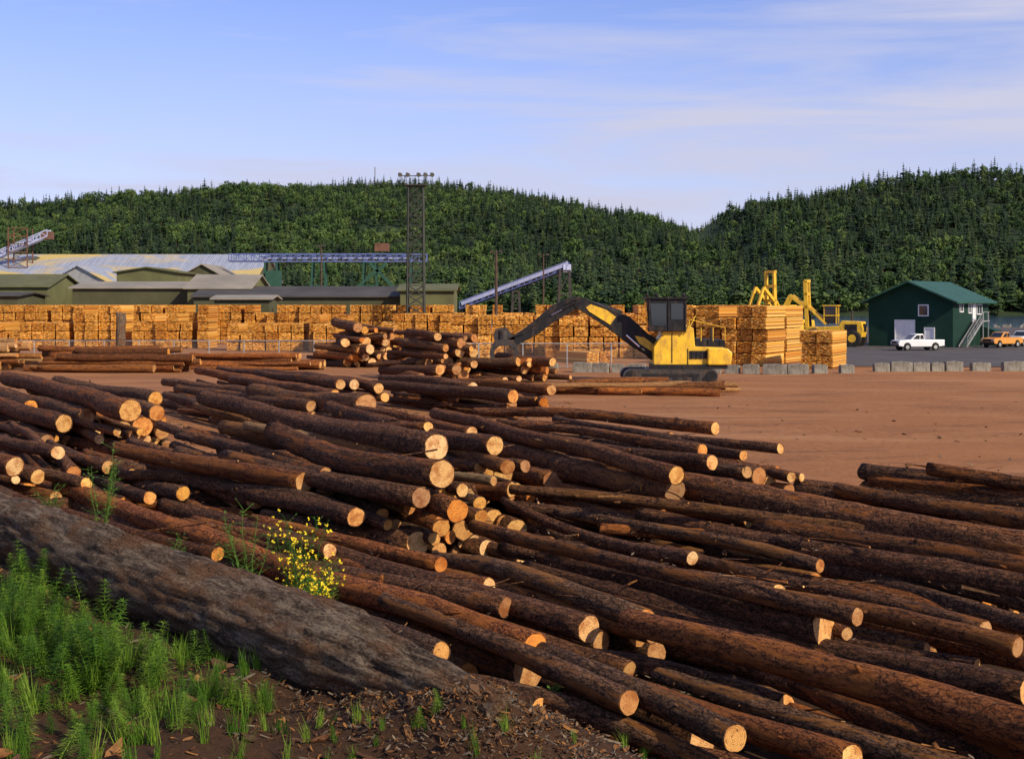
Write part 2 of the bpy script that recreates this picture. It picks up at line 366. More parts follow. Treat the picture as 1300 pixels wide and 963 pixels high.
# ---------------------------------------------------------------- logs
def log_mesh(L,r1,r2,sides=18,hero=True,bend=0.0,rough=.05):
    n=max(6,int(L/(.3 if hero else .6))); m=MB(); vs=[]; sd=R(0,100)
    ba=R(0,6.3); lump=[(R(0,1),R(0,6.3)) for _ in range(6)]
    for j in range(n+1):
        t=j/n; r=r1+(r2-r1)*t; z=L*t
        ox=bend*math.sin(math.pi*t)*math.cos(ba)+.03*math.sin(z*1.1+sd); oy=bend*math.sin(math.pi*t)*math.sin(ba)+.03*math.sin(z*.8+sd*2)
        for i in range(sides):
            a=2*math.pi*i/sides; ca,sa=math.cos(a),math.sin(a)
            k=1+rough*noise.noise(Vector((ca*1.3+sd,sa*1.3,z*.8)))*2.2+.05*noise.noise(Vector((ca*4+sd,sa*4,z*3)))+R(-.028,.028)
            for lt,la in lump:
                dd=(t-lt)*L
                if abs(dd)<.5: k+=.13*math.exp(-dd*dd/.03)*max(0,math.cos(a-la))**6
            vs.append((ox+r*k*ca,oy+r*k*sa,z))
    fs=[(j*sides+i,j*sides+(i+1)%sides,(j+1)*sides+(i+1)%sides,(j+1)*sides+i) for j in range(n) for i in range(sides)]
    m.add(vs,fs,0)
    tx,ty=R(-.2,.2),R(-.2,.2)
    for end in (0,1):
        base=vs[n*sides:] if end else vs[:sides]; sg=1 if end else -1
        cx=sum(p[0] for p in base)/sides; cy=sum(p[1] for p in base)/sides
        o=len(m.v)
        m.v+=[(cx+(x-cx)*.91,cy+(y-cy)*.91,z+sg*(.012+tx*x+ty*y)) for x,y,z in base]
        ob=n*sides if end else 0
        for i in range(sides):
            i2=(i+1)%sides
            q=(ob+i,ob+i2,o+i2,o+i) if end else (ob+i2,ob+i,o+i,o+i2)
            m.f.append(q); m.m.append(0)
        m.f.append(tuple(range(o,o+sides)) if end else tuple(range(o+sides-1,o-1,-1))); m.m.append(1)
    if hero:
        for _ in range(random.choice([0,1,2,3,4])):
            t=R(.1,.9); a=R(0,6.3); r=r1+(r2-r1)*t; z=L*t; c,s=math.cos(a),math.sin(a)
            l=R(.02,.1); rr=R(.015,.035)
            m.cyl((c*r*.8,s*r*.8,z),(c*(r+l),s*(r+l),z-l*.6),rr*1.3,6,0,rr*.7)
        for _ in range(random.choice([0,1,2,3,5])):
            t=R(.1,.95); a=R(0,6.3); z=L*t; l=R(.2,.7); c,s=math.cos(a),math.sin(a); r=r1+(r2-r1)*t
            wv=R(.01,.03)
            p=Vector((c*r,s*r,z)); q=Vector((c*(r+R(.03,.14)),s*(r+R(.03,.14)),z+l)); tt=Vector((-s,c,0))*wv
            m.add([p-tt,p+tt,q+tt*.3,q-tt*.3],[(0,1,2,3)],random.choice([0,1]))
    return m
def add_log(p1,p2,r2,parent,mat=BARK,taper=None,sides=18,hero=True,bend=None):
    p1=Vector(p1);p2=Vector(p2); L=(p2-p1).length
    tp=taper if taper is not None else R(.66,1.0)
    m=log_mesh(L,r2*tp,r2,sides,hero,bend=R(0,.17) if bend is None else bend)
    M=Matrix.Translation(p1)@(p2-p1).to_track_quat('Z','Y').to_matrix().to_4x4()
    o=m.make('log',[mat,CUT],parent,True,M,recalc=False)
    me=o.data
    for p in me.polygons:
        if p.material_index==1: p.use_smooth=False
    return o
used=[]
def hero_pile(lst,support=True,nm='log_pile'):
    e=empty(nm)
    for it in lst:
        x1,y1,x2,y2,d,z=it[:6]; mat=it[6] if len(it)>6 else random.choice([BARK,BARK,BARK,BARK_RED])
        p2=W(x2,y2,z); p1=W(x1,y1,z); r=d/2/F*p2.y
        dv=p1-p2
        L=dv.length
        if L>19: p1=p2+dv*(19/L)
        if z-r<0: p1.z=p2.z=r
        tz=R(-.16,.18); p1.z+=tz
        u=(p1-p2); u.z=0; u.normalize(); side=Vector((-u.y,u.x,0))
        p1+=side*R(-.35,.35)
        add_log(p1,p2,r,e,mat)
        used.append((p1,p2))
        if not support: continue
        zz=z-r-.2
        while zz>.1:
            for k in range(2):
                rr=random.choice([R(.08,.13),R(.12,.19),R(.16,.25)])
                off=R(-.5,.5)
                q2=p2+u*R(.1,1.9)+side*off; q1=p1+u*R(-4,1)+side*(off+R(-1.0,1.0)); q2.z=max(rr,zz+R(-.12,.08)); q1.z=max(rr,zz+R(-.2,.12))
                add_log(q1,q2,rr,e,random.choice([BARK,BARK,BARK,BARK_RED]),sides=12,hero=False)
            zz-=.38
    return e
hero_pile([(20,483,165,521,30,1.9),(-40,505,80,538,24,1.3),(-60,487,110,527,22,1.5),(80,485,198,505,20,1.6),(60,505,155,546,22,.95),
 (90,510,182,542,26,.95),(60,522,155,567,18,.4),(95,520,182,562,20,.4),(110,500,199,524,22,1.35),(-20,498,40,515,18,1.5),(30,495,130,520,18,1.6),(-10,520,60,560,18,.8),(130,520,205,548,18,.7)])
hero_pile([(-90,560,20,592,26,1.6),(-90,575,47,606,20,1.2),(-60,540,72,575,18,1.5),(0,540,95,600,18,1.1),(0,560,138,592,18,1.1),(60,570,168,603,14,1.0),
 (70,575,190,630,18,.9),(110,580,234,624,20,1.0),(-50,600,60,655,20,.7),(-80,600,20,640,22,1.0),(130,596,262,650,18,.7),(-30,590,110,612,16,1.2),(20,605,160,650,18,.8),(-80,630,60,680,20,.8)])
hero_pile([(275,510,552,567,36,2.3),(320,545,530,577,18,2.0,BARK_PALE),(340,560,560,604,38,2.0,BARK),(200,540,415,602,22,1.7),(150,575,385,613,26,1.5,BARK_RED),
 (370,590,582,649,30,1.45),(390,630,603,660,18,1.0),(230,610,450,658,26,1.15),(300,585,445,608,16,1.5),(370,622,500,668,18,.9),(400,640,530,672,16,.8),
 (460,600,608,638,18,1.35),(480,590,626,612,13,1.5,BARK_PALE),(380,520,545,543,14,2.1),(300,520,470,548,20,2.1),(260,520,430,560,16,1.9),(210,560,330,582,12,1.5,BARK),(240,590,380,640,18,1.1),(180,590,300,635,16,.9),(100,570,260,590,16,1.2),(150,555,300,590,18,1.4),
 (430,615,612,655,20,1.2),(400,575,585,620,18,1.7)])
hero_pile([(410,515,628,567,26,2.0),(440,530,645,592,20,1.7),(470,540,665,592,16,1.6),(600,575,688,606,18,1.2),(620,585,748,599,11,1.1,BARK_PALE),(520,560,700,612,26,1.2),(450,520,600,548,16,1.9)])
hero_pile([(555,525,858,601,25,1.9,BARK_RED),(600,520,908,543,17,1.6),(640,530,892,570,16,1.7),(700,535,943,577,14,1.5),(720,540,990,571,14,1.4),(560,540,905,588,20,1.6),
 (760,570,962,606,24,1.1),(750,560,1005,606,14,1.0),(800,590,966,627,20,.8),(640,560,890,618,18,1.2),(780,590,1018,607,12,.9),(580,545,800,600,18,1.4),(620,555,830,625,20,1.1),(700,580,930,640,20,.8),(840,590,985,600,18,1.0),
 (790,580,948,600,16,1.3),(820,585,1000,622,18,.7)])
hero_pile([(700,600,1330,705,50,1.35,BARK),(640,630,1145,678,20,1.3,BARK_RED),(610,665,1086,780,25,1.15,BARK),(545,705,820,785,32,.75,BARK),(685,708,1310,878,42,.7,BARK),
 (720,692,1293,822,28,.9,BARK_RED),(800,655,1340,755,36,1.05,BARK),(960,670,1350,735,32,1.15),(640,640,880,710,20,1.1),(640,690,990,755,26,.8),(900,740,1330,840,30,.7,BARK_RED),
 (860,700,1250,800,24,.8),(940,690,1340,800,26,.8),(720,650,1040,720,18,.95,BARK),(1000,700,1340,770,28,.9),(600,720,850,800,20,.5),(700,620,950,660,24,1.15),
 (560,650,700,690,22,.8)])
hero_pile([(1090,593,1500,638,26,1.2),(1105,608,1500,655,22,.95,BARK_RED),(1022,611,1450,668,24,.75),(1060,630,1500,690,26,.65),(1000,630,1450,690,24,.5),(960,640,1400,705,20,.4),(1180,600,1500,628,20,1.3,BARK)])
hero_pile([(60,618,680,822,42,.95,BARK_RED),(160,650,640,770,28,.8),(200,640,745,800,36,.7,BARK),(30,640,278,702,20,1.0,BARK_RED),(400,690,830,800,28,.6,BARK_RED),(250,660,620,745,24,.8),
 (100,665,560,830,30,.9,BARK),(-20,645,300,745,26,1.0,BARK_RED),(300,700,640,820,26,.7),(120,630,420,700,22,.85,BARK_RED),(340,665,560,715,20,.8,BARK_RED),(420,740,800,850,30,.45),(-60,630,240,720,24,.9)])
hero_pile([(812,775,1400,945,62,1.0,BARK_RED),(640,800,1000,900,34,.35),(1000,800,1500,930,40,.5),(960,860,1350,990,36,.3),(1100,860,1500,960,40,.25),
 (480,775,800,890,34,.85,BARK),(600,800,930,935,38,.8,BARK),(720,830,1080,965,40,.6,BARK_RED),(860,850,1250,985,40,.5,BARK)])
hero_pile([(330,495,466,514,30,1.35),(285,465,432,487,14,1.6),(300,478,425,500,14,1.5),(230,490,395,516,16,1.1),(200,500,330,525,14,.8),(240,510,400,530,14,.7),(280,500,430,525,16,.9),
 (340,470,450,488,14,1.5),(380,480,480,492,14,1.4),(215,482,330,500,14,1.2),(250,473,370,492,14,1.3),(420,505,545,545,16,.8),(440,512,520,535,14,.6)])
hero_pile([(470,487,652,503,18,1.0),(480,480,600,492,16,1.2),(560,484,700,495,14,1.0,BARK_RED),(640,487,690,510,12,.5),(520,492,650,512,14,.5)])
e=empty('loose_branches')
for _ in range(120):
    p1,p2=random.choice(used[:110]); c=p1.lerp(p2,R(.2,.9)); L=R(.4,1.6); an=R(-1.2,1.2)+math.atan2((p2-p1).y,(p2-p1).x); d=Vector((math.cos(an),math.sin(an),R(-.12,.12)))*L/2
    c=c+Vector((0,0,R(.12,.26))); add_log(c-d,c+d,R(.008,.022),e,random.choice([BARK,BARK,BARK_RED]),.5,7,False,R(0,.1))

def heap(nm,cx,cy,ang,cols,rows,r,L,mat=BARK,jit=.0):
    e=empty(nm)
    for k in range(rows):
        for c in range(cols-k):
            if k>rows-3 and random.random()<.35: continue
            a2=ang+R(-jit,jit)*(1 if random.random()<.8 else 2.2)
            u=Vector((math.sin(a2),-math.cos(a2),0)); s=Vector((math.cos(ang),math.sin(ang),0))
            rr=r*random.choice([R(.5,.75),R(.8,1.0),R(1,1.3)]); off=(c-(cols-k)/2)*2*r*.97+R(-.2,.2)
            p=Vector((cx,cy,0))+s*off; z=rr+k*r*1.6+R(-.1,.12)
            ll=L*R(.55,1.05); sh=R(-1.2,1.2); p2=p+u*(ll/2+sh); p1=p-u*(ll/2-sh); p1.z=max(rr,z+R(-.3,.3)*jit*5);p2.z=max(rr,z)
            add_log(p1,p2,rr,e,random.choice([mat,mat,mat,BARK_RED]),sides=12,hero=False,bend=.08)
    return e
heap('log_pile',-4.9,94,math.radians(30),9,6,.31,8,jit=.22)
heap('log_pile',-11.6,114,math.radians(30),10,6,.33,7,jit=.26)
heap('log_pile',-.4,92,math.radians(36),7,3,.30,7,jit=.25)
heap('log_pile',-29,104,math.radians(84),6,4,.27,12,BARK_RED,.04)
heap('log_pile',-20,108,math.radians(80),5,3,.26,11,BARK_RED,.05)
heap('log_pile',-41.5,108,math.radians(86),7,7,.27,11,BARK_PALE,.03)
heap('log_pile',3,78,math.radians(80),4,1,.26,9,jit=.05)
heap('log_pile',7.0,78.5,math.radians(88),5,2,.24,9.5,BARK_PALE,.06)
heap('log_pile',9.3,77.3,math.radians(80),3,2,.2,6,BARK_PALE,.08)

# weathered foreground log
def big_log():
    L=(B-A).length; sides=60; n=300; m=MB(); vs=[]
    for j in range(n+1):
        t=j/n; z=L*t; r=.295+.02*t
        near=sm(L-2.0,L,z); r*=1-.55*near
        for i in range(sides):
            a=2*math.pi*i/sides; c,s=math.cos(a),math.sin(a)
            k=.12*noise.noise(Vector((c*1.2,s*1.2,z*.5)))
            k+=.12*noise.fractal(Vector((c*5,s*5,z*1.0)),.8,2,4)
            k+=.07*noise.noise(Vector((c*14,s*14,z*4)))+near*.35*noise.noise(Vector((c*3,s*3,z*3)))
            rr=r*(1+k); vs.append((rr*c,rr*s,z))
    m.add(vs,[(j*sides+i,j*sides+(i+1)%sides,(j+1)*sides+(i+1)%sides,(j+1)*sides+i) for j in range(n) for i in range(sides)])
    m.add(vs[:sides],[tuple(range(sides-1,-1,-1))]); m.add(vs[-sides:],[tuple(range(sides))])
    M=Matrix.Translation(A)@(B-A).to_track_quat('Z','Y').to_matrix().to_4x4()
    m.make('fallen_log',[OLD],None,True,M,recalc=False)
big_log()

# bark debris
def chipmat(nm,a,b):
    t=NT(nm); oi=t.n('ShaderNodeObjectInfo'); n=t.noise(t.coord('Object',(1,4,4),True),4,4)
    c=t.ramp(oi.outputs['Random'],[(0,a),(1,b)]); c=t.mix(n,t.mix(1,c,(.5,.5,.5),'MULTIPLY'),c); return t.out(c,.9,t.bump(n,.5,.03))
CHIP=[chipmat('bark_chip_a',(.04,.02,.01),(.2,.1,.05)),chipmat('bark_chip_b',(.14,.055,.02),(.44,.2,.06)),chipmat('bark_chip_c',(.1,.08,.06),(.32,.24,.16))]
def chip(i,elong):
    m=MB(); n=7; pr=[]
    for k in range(n):
        a=2*math.pi*k/n; pr.append((math.cos(a)*.5*R(.6,1.1),math.sin(a)*.5/elong*R(.6,1.1)))
    top=[(x,y,.03+R(0,.05)+x*x*.2) for x,y in pr]; bot=[(x*.95,y*.95,-.02+x*x*.2) for x,y in pr]
    m.add(top+bot,[tuple(range(n))]+[(i_,(i_+1)%n,n+(i_+1)%n,n+i_) for i_ in range(n)])
    return m.make('bark_chip_part_%d'%i,[CHIP[i%3]],recalc=True)
pts=[];sc=[];rt=[]
for _ in range(10000):
    y=R(14,72); x=R(-.45,.45)*y
    if x>3 and y>38 and random.random()<.95: continue
    pts.append((x,y,terr(x,y)+.01)); sc.append(R(.05,.3)*(1 if random.random()<.9 else 2)); rt.append((R(-.4,.4),R(-.4,.4),R(0,6.3)))
for _ in range(9000):
    x=R(-7,3.5); y=R(5,17)
    if (Vector((x,y))-B.to_2d()).dot(nrm)>5: continue
    pts.append((x,y,terr(x,y)+.01)); sc.append(R(.02,.10)*(1 if random.random()<.9 else 2.5)); rt.append((R(-.6,.6),R(-.6,.6),R(0,6.3)))
for _ in range(7000):
    a_=random.gauss(0,.8); b_=random.gauss(0,.42); x=MC.x+ldir.x*a_+nrm.x*b_; y=MC.y+ldir.y*a_+nrm.y*b_
    pts.append((x,y,terr(x,y)+R(0,.04))); sc.append(R(.015,.055)); rt.append((R(-.9,.9),R(-.9,.9),R(0,6.3)))
for p1,p2 in used:
    for _ in range(26):
        t=R(0,1); p=p1.lerp(p2,t); pts.append((p.x+R(-.15,.15),p.y+R(-.15,.15),p.z+R(.05,.2))); sc.append(R(.02,.10)); rt.append((R(-.6,.6),R(-.6,.6),R(0,6.3)))
scatter('bark_debris',pts,sc,rt,[chip(0,2),chip(1,5),chip(2,3),chip(3,9),chip(4,2.5),chip(5,7)])

# ---------------------------------------------------------------- plants
GRN=leafmat('fresh_green',[(0,(.06,.15,.012)),(.5,(.13,.27,.02)),(1,(.26,.39,.045))],.38)
GRN2=leafmat('herb_green',[(0,(.05,.13,.02)),(1,(.13,.26,.04))],.3)
t=NT('yellow_flower'); FLW=t.out((.85,.62,.02),.6)
def horsetail(i):
    m=MB(); H=R(.28,.48); lean=Vector((R(-.15,.15),R(-.15,.15),0)); W_=13
    m.cyl((0,0,-.03),lean*.9+Vector((0,0,H)),.0035,4,0,.001)
    for k in range(W_):
        u=.1+.9*k/W_; c=lean*u*.9+Vector((0,0,H*u)); l=.16*(1-u*.75)*R(.7,1.1)
        for b in range(10):
            an=2*math.pi*b/10+R(-.3,.3); d=Vector((math.cos(an),math.sin(an),R(.0,.5))).normalized(); s=Vector((-d.y,d.x,0)).normalized()*.0035
            e=c+d*l-Vector((0,0,l*.15)); mdl=c+d*l*.6
            m.add([c-s,c+s,mdl+s,mdl-s,e],[(0,1,2,3),(3,2,4)],0)
    return m.make('horsetail_part_%d'%i,[GRN],recalc=False)
def tuft(i,nb=34,h=.32):
    m=MB()
    for _ in range(nb):
        a=R(0,6.3); r=R(0,.07); p=Vector((math.cos(a)*r,math.sin(a)*r,-.02)); hh=h*R(.5,1.2); b=R(.05,.5)*hh; an=R(0,6.3)
        d=Vector((math.cos(an),math.sin(an),0)); s=Vector((-d.y,d.x,0))*.004
        q=p+Vector((0,0,hh*.55))+d*b*.4; e=p+Vector((0,0,hh))+d*b*1.3
        m.add([p-s,p+s,q+s*.8,q-s*.8,e],[(0,1,2,3),(3,2,4)],0)
    return m.make('grass_part_%d'%i,[GRN],recalc=False)
HT=[horsetail(i) for i in range(5)]
pts=[];sc=[];rt=[]
def put(px,py,n,spread,s0,s1,P,S,Q):
    h=hit(px,py)
    if h is None: return
    for _ in range(n):
        x=h.x+random.gauss(0,spread); y=h.y+random.gauss(0,spread); s=(Vector((x,y))-B.to_2d()).dot(nrm)
        if -.1<s<.33 : continue
        P.append((x,y,terr(x,y))); S.append(R(s0,s1)); Q.append((R(-.2,.2),R(-.2,.2),R(0,6.3)))
for px,py in [(10,800),(60,825),(90,860),(135,850),(0,780),(55,795),(100,835),(30,760),(-30,800),(20,830),(160,880)]:
    put(px,py,16,.18,.55,1.15,pts,sc,rt)
for px,py in [(20,900),(110,915),(60,945),(170,930),(0,940)]: put(px,py,8,.2,.4,.8,pts,sc,rt)
for px,py in [(240,905),(285,890),(300,905)]: put(px,py,7,.11,.35,.75,pts,sc,rt)
for px,py in [(540,925)]: put(px,py,4,.07,.25,.45,pts,sc,rt)
scatter('horsetail_plants',pts,sc,rt,HT)
pts=[];sc=[];rt=[]
for _ in range(60): put(R(-40,330),R(800,962),2,.18,.25,.7,pts,sc,rt)
for _ in range(16): put(R(330,900),R(925,962),2,.12,.2,.45,pts,sc,rt)
scatter('grass',pts,sc,rt,[tuft(0),tuft(1),tuft(2,24,.42)])
def herb(name,loc,H,n,flowers=0,leaf=.03,mat=GRN2,spread=.3):
    e=empty(name,loc); st=MB(); lf=MB(); fl=MB()
    for _ in range(n):
        an=R(0,6.3); top=Vector((math.cos(an)*R(.1,spread)*H,math.sin(an)*R(.1,spread)*H,H*R(.65,1.05))); prev=Vector((0,0,-.05))
        k=9
        for j in range(1,k+1):
            u=j/k; p=Vector((top.x*u**1.3,top.y*u**1.3,top.z*u))+Vector((R(-.015,.015),R(-.015,.015),0))
            st.cyl(prev,p,.006*(1-u*.6),4,0,.006*(1-u*.75),False)
            for q in range(7):
                a2=R(0,6.3); d=Vector((math.cos(a2),math.sin(a2),R(0,.8))).normalized(); s=Vector((-d.y,d.x,R(-.3,.3))).normalized(); l=leaf*R(.7,1.5)
                b=prev.lerp(p,R(0,1))
                if u>.25:
                    if leaf<.04 and random.random()<.6: b2=b+d*R(.02,.14); st.cyl(b,b2,.002,3,0,.001,False); b=b2
                    lf.add([b,b+d*l*.5+s*l*.3,b+d*l,b+d*l*.5-s*l*.3],[(0,1,2,3)],0)
            if flowers and u>.4:
                for q in range(flowers):
                    if random.random()<.35: continue
                    b=p+Vector((R(-.07,.07),R(-.07,.07),R(-.06,.06)))
                    for _q in range(4):
                        d=Vector((R(-1,1),R(-1,1),R(-1,1))).normalized()*.011; s=d.orthogonal().normalized()*.009
                        fl.add([b,b+d+s,b+d*1.6,b+d-s],[(0,1,2,3)],0)
            prev=p
    st.make('stems',[mat],e,recalc=False); lf.make('leaves',[mat],e,recalc=False)
    if flowers: fl.make('flowers',[FLW],e,recalc=False)
    return e
def ground_at(px,D):
    x=(px-650)/F*D; return (x,D,terr(x,D))
herb('broom_bush',ground_at(378,11.9),.92,13,3,.026)
herb('broom_bush',ground_at(405,12.3),.78,9,3,.026)
herb('broom_bush',ground_at(395,11.6),.5,7,3,.026)
herb('weed_plant',ground_at(318,13.0),.95,8,0,.03)
herb('weed_plant',ground_at(128,15.8),1.35,7,0,.03,spread=.15)
herb('weed_plant',ground_at(65,16.5),.7,6,0,.03)
herb('weed_plant',ground_at(215,14.5),.6,6,0,.03)
herb('weed_plant',ground_at(270,13.4),.55,6,0,.03)
for px,py,H in [(700,880,.32),(740,890,.38),(800,890,.42),(835,885,.4),(880,890,.42),(905,885,.34),(770,900,.3),(860,905,.3)]:
    h=hit(px,py+25)
    if h: herb('leafy_plant',h,H,6,0,.05,GRN2,.5)

# ---------------------------------------------------------------- lumber
def lumber_mat():
    t=NT('sawn_lumber'); at=t.n('ShaderNodeAttribute'); at.attribute_name='Col'; oi=t.n('ShaderNodeObjectInfo')
    tint=t.ramp(oi.outputs['Random'],[(0,(.78,.62,.45)),(.5,(.98,.95,.88)),(1,(1.14,1.1,1.0))])
    c=t.mix(1,at.outputs['Color'],tint,'MULTIPLY'); n=t.noise(t.coord('Object',(6,.6,6)),2,4)
    c=t.mix(.25,c,t.mix(n,(.5,.45,.4),(1,1,1)),'MULTIPLY'); return t.out(c,.7)
LUM=lumber_mat()
def bundle(i,nw=8,nh=17,Lb=4.9):
    m=MB(); cols=[]; w=.15; h=.052
    for a_ in range(nh):
        for b_ in range(nw):
            c=random.choice([(.80,.38,.055),(.86,.48,.10),(.68,.28,.035),(.80,.42,.06),(.34,.14,.025),(.88,.56,.17),(.5,.22,.04)])
            k=R(.78,1.15); dy=R(-.05,.05) if random.random()<.85 else R(-.2,.1)
            m.box(((b_-nw/2+.5)*w*1.02,dy,.06+(a_+.5)*h),(w*.95,Lb,h*.92)); cols+= [(min(1,c[0]*k),c[1]*k,c[2]*k,1)]*6
    for y in (-1.8,0,1.8):
        m.box((0,y,.03),(nw*w,.1,.055)); cols+=[(.3,.17,.06,1)]*6
    me=bpy.data.meshes.new('bundle'); me.from_pydata(m.v,[],m.f); me.materials.append(LUM)
    ca=me.color_attributes.new('Col','FLOAT_COLOR','CORNER'); arr=[]
    for p,c in zip(me.polygons,cols): arr+=list(c)*4
    ca.data.foreach_set('color',arr)
    return me
BUN=[bundle(i) for i in range(6)]
BH=.06+17*.052+.02
def lrow(x0,x1,y,hmin,hmax,rot=0,depth=1,gap=.06):
    e=empty('lumber_stack',(x0,y,0),rot); x=.65; hcur=random.randint(hmin,hmax); n=0; grp=random.randint(4,8)
    while x<(x1-x0):
        for d in range(depth):
            hh=max(1,hcur-(1 if random.random()<.18 else 0)); yo=R(-.35,.35)
            for k in range(hh):
                o=bpy.data.objects.new('bundle',random.choice(BUN)); COL.objects.link(o); o.parent=e
                o.location=(x+R(-.06,.06),d*5.2+yo+R(-.15,.15),k*BH); o.rotation_euler=(0,0,R(-.02,.02)+(math.pi if random.random()<.5 else 0))
        x+=1.25+gap+(.12 if random.random()<.3 else 0); n+=1
        if n>=grp: x+=R(.15,.9); n=0; grp=random.randint(4,9); hcur=random.randint(hmin,hmax)
    return e
lrow(-68,-30,178,5,5); lrow(-30,8,176,5,5,0); lrow(8,30,172,5,5)
lrow(-60,-33,160,3,5); lrow(-30,-17,152,3,4); lrow(-15,-4,165,4,5)
lrow(-20,-12,146,2,3); lrow(-6,11,140,3,4); lrow(3,15,132,2,4)
lrow(10,17,146,4,5)
lrow(16.8,21.6,118,5,5,math.radians(-28),1); lrow(20.5,24.5,123,4,5,math.radians(-28))
lrow(15.5,21,127,5,5,math.radians(-20))
lrow(23.2,26.0,112,2,3,math.radians(-25))
lrow(-9,-2,128,2,3); lrow(5,8,120,1,2,.5)

# ---------------------------------------------------------------- concrete barriers
def barrier(x0,y0,x1,y1):
    e=empty('concrete_barrier'); d=Vector((x1-x0,y1-y0,0)); L=d.length; d.normalize(); s=0; an=math.atan2(d.y,d.x)
    while s<L:
        l=R(1.0,1.7); m=MB(); m.prism([(-l/2,0),(l/2,0),(l/2,.62),(l/2-.06,.70),(-l/2+.06,.70),(-l/2,.62)],-.35,.35)
        m.box((0,0,.73),(.3,.12,.05))
        p=Vector((x0,y0,0))+d*(s+l/2); M=Matrix.Translation((p.x+R(-.05,.05),p.y+R(-.25,.25),-.02))@Matrix.Rotation(an+R(-.1,.1),4,'Z')@Matrix.Rotation(R(-.03,.03),4,'Y')@Matrix.Scale(R(.85,1.06),4)
        m.make('block',[CONC],e,M=M,bevel=.04); s+=l+ (R(.03,.15) if random.random()<.8 else R(.4,1.2))
barrier(2,104,20.5,100.5); barrier(21.5,102,24,102); barrier(26.5,104.5,50,106.5); barrier(50,106.5,75,107)

def fence(x0,x1,y,h=1.9):
    e=empty('chain_link_fence',(x0,y,0)); p=MB(); wv=MB(); L=x1-x0; n=int(L/3)
    for i in range(n+1): p.cyl((i*L/n,0,0),(i*L/n,0,h),.05,6)
    p.cyl((0,0,h),(L,0,h),.04,6); p.cyl((0,0,.1),(L,0,.1),.02,6)
    k=0.
    while k<L-h:
        wv.beam((k,.02,.1),(k+h-.1,.02,h),.006); wv.beam((k+h-.1,.03,.1),(k,.03,h),.006); k+=.18
    p.make('posts_and_rails',[GALV],e,recalc=False); wv.make('wire_mesh',[GALV],e,recalc=False)
fence(-6,14.5,110); fence(-50,-14,122,1.8)

# ---------------------------------------------------------------- buildings
OLIVE=simple('olive_siding',(.17,.17,.07),.7,.25,.3,rib=('X',3))
OLIVE2=simple('olive_dark_siding',(.11,.11,.055),.7,.3,.3,rib=('X',3))
DROOF=simple('dark_roof',(.075,.068,.06),.8,.4,.2)
TROOF=simple('tan_roof',(.36,.32,.25),.7,.25,.15,rib=('X',2))
def rustroof():
    t=NT('old_metal_roof'); v=t.coord('Object',(.5,1,1)); n=t.noise(v,.12,6,.6,.5); n2=t.noise(t.coord('Object',(3,.2,.2)),1,4)
    c=t.ramp(n2,[(.3,(.22,.25,.32)),(.7,(.38,.41,.48))]); c=t.mix(t.ramp(n,[(.48,0.0),(.58,.85)]),c,(.60,.43,.09))
    w=t.n('ShaderNodeTexWave'); w.bands_direction='X'; w.inputs['Scale'].default_value=.8; t.l(t.coord(),w.inputs['Vector'])
    return t.out(c,.6,t.bump(w.outputs['Fac'],.7,.08),.0)
RROOF=rustroof()
def bld(name,x0,x1,y0,y1,eave,ridge,axis,wall,roof,rz=0,ov=.5,openings=(),trim=None):
    cx,cy=(x0+x1)/2,(y0+y1)/2; e=empty(name,(cx,cy,0),rz); w=(x1-x0)/2; d=(y1-y0)/2
    m=MB()
    if axis=='X':
        prof=[(-d,0),(d,0),(d,eave),(0,ridge),(-d,eave)]
        m.add([(-w,a_,b_) for a_,b_ in prof]+[(w,a_,b_) for a_,b_ in prof],[(0,1,2,3,4),(9,8,7,6,5)]+[(i,(i+1)%5,5+(i+1)%5,5+i) for i in (0,1,4)])
    else:
        m.prism([(-w,0),(w,0),(w,eave),(0,ridge),(-w,eave)],-d,d)
    m.make('walls',[wall],e)
    r=MB(); th=.18
    span=d if axis=='X' else w; sl=(ridge-eave)/span; ln=(w if axis=='X' else d)+ov
    for sg in (-1,1):
        a0=(0,ridge+.02); a1=(sg*(span+ov),eave-sl*ov+.02)
        pts_=[a0,a1,(a1[0],a1[1]+th),(0,ridge+th+.02)]
        vs=[((-ln,p,q) if axis=='X' else (p,-ln,q)) for p,q in pts_]+[((ln,p,q) if axis=='X' else (p,ln,q)) for p,q in pts_]
        r.add(vs,[(0,1,2,3),(7,6,5,4),(0,4,5,1),(1,5,6,2),(2,6,7,3)])
    r.make('roof',[roof],e)
    for (kind,u,z,ww,hh,face) in openings:
        o=MB(); f=MB()
        if face=='S': c=(u,-d-.03,z); sz=(ww,.05,hh); fr=[((u,-d-.05,z+hh/2+.06),(ww+.24,.12,.12)),((u,-d-.05,z-hh/2-.06),(ww+.24,.12,.12)),((u-ww/2-.06,-d-.05,z),(.12,.12,hh)),((u+ww/2+.06,-d-.05,z),(.12,.12,hh))]
        else:
            sx=w+.03 if face=='E' else -w-.03; s2=sx*1.003
            c=(sx,u,z); sz=(.05,ww,hh); fr=[((s2,u,z+hh/2+.06),(.12,ww+.24,.12)),((s2,u,z-hh/2-.06),(.12,ww+.24,.12)),((s2,u-ww/2-.06,z),(.12,.12,hh)),((s2,u+ww/2+.06,z),(.12,.12,hh))]
            if kind=='window': fr.append(((s2,u,z),(.1,.06,hh)))
        o.box(c,sz); o.make(kind,[GLASS if kind=='window' else (trim or WHITE)],e)
        for a_,b_ in fr: f.box(a_,b_)
        f.make(kind+'_frame',[trim or WHITE],e)
    return e
def X(px,D): return (px-650)/F*D
def Z(py,D): return CH-(py-HZ)/F*D
bld('sawmill_building',X(-40,262),X(322,262),262,292,Z(356,262),Z(324,277),'X',OLIVE2,RROOF)
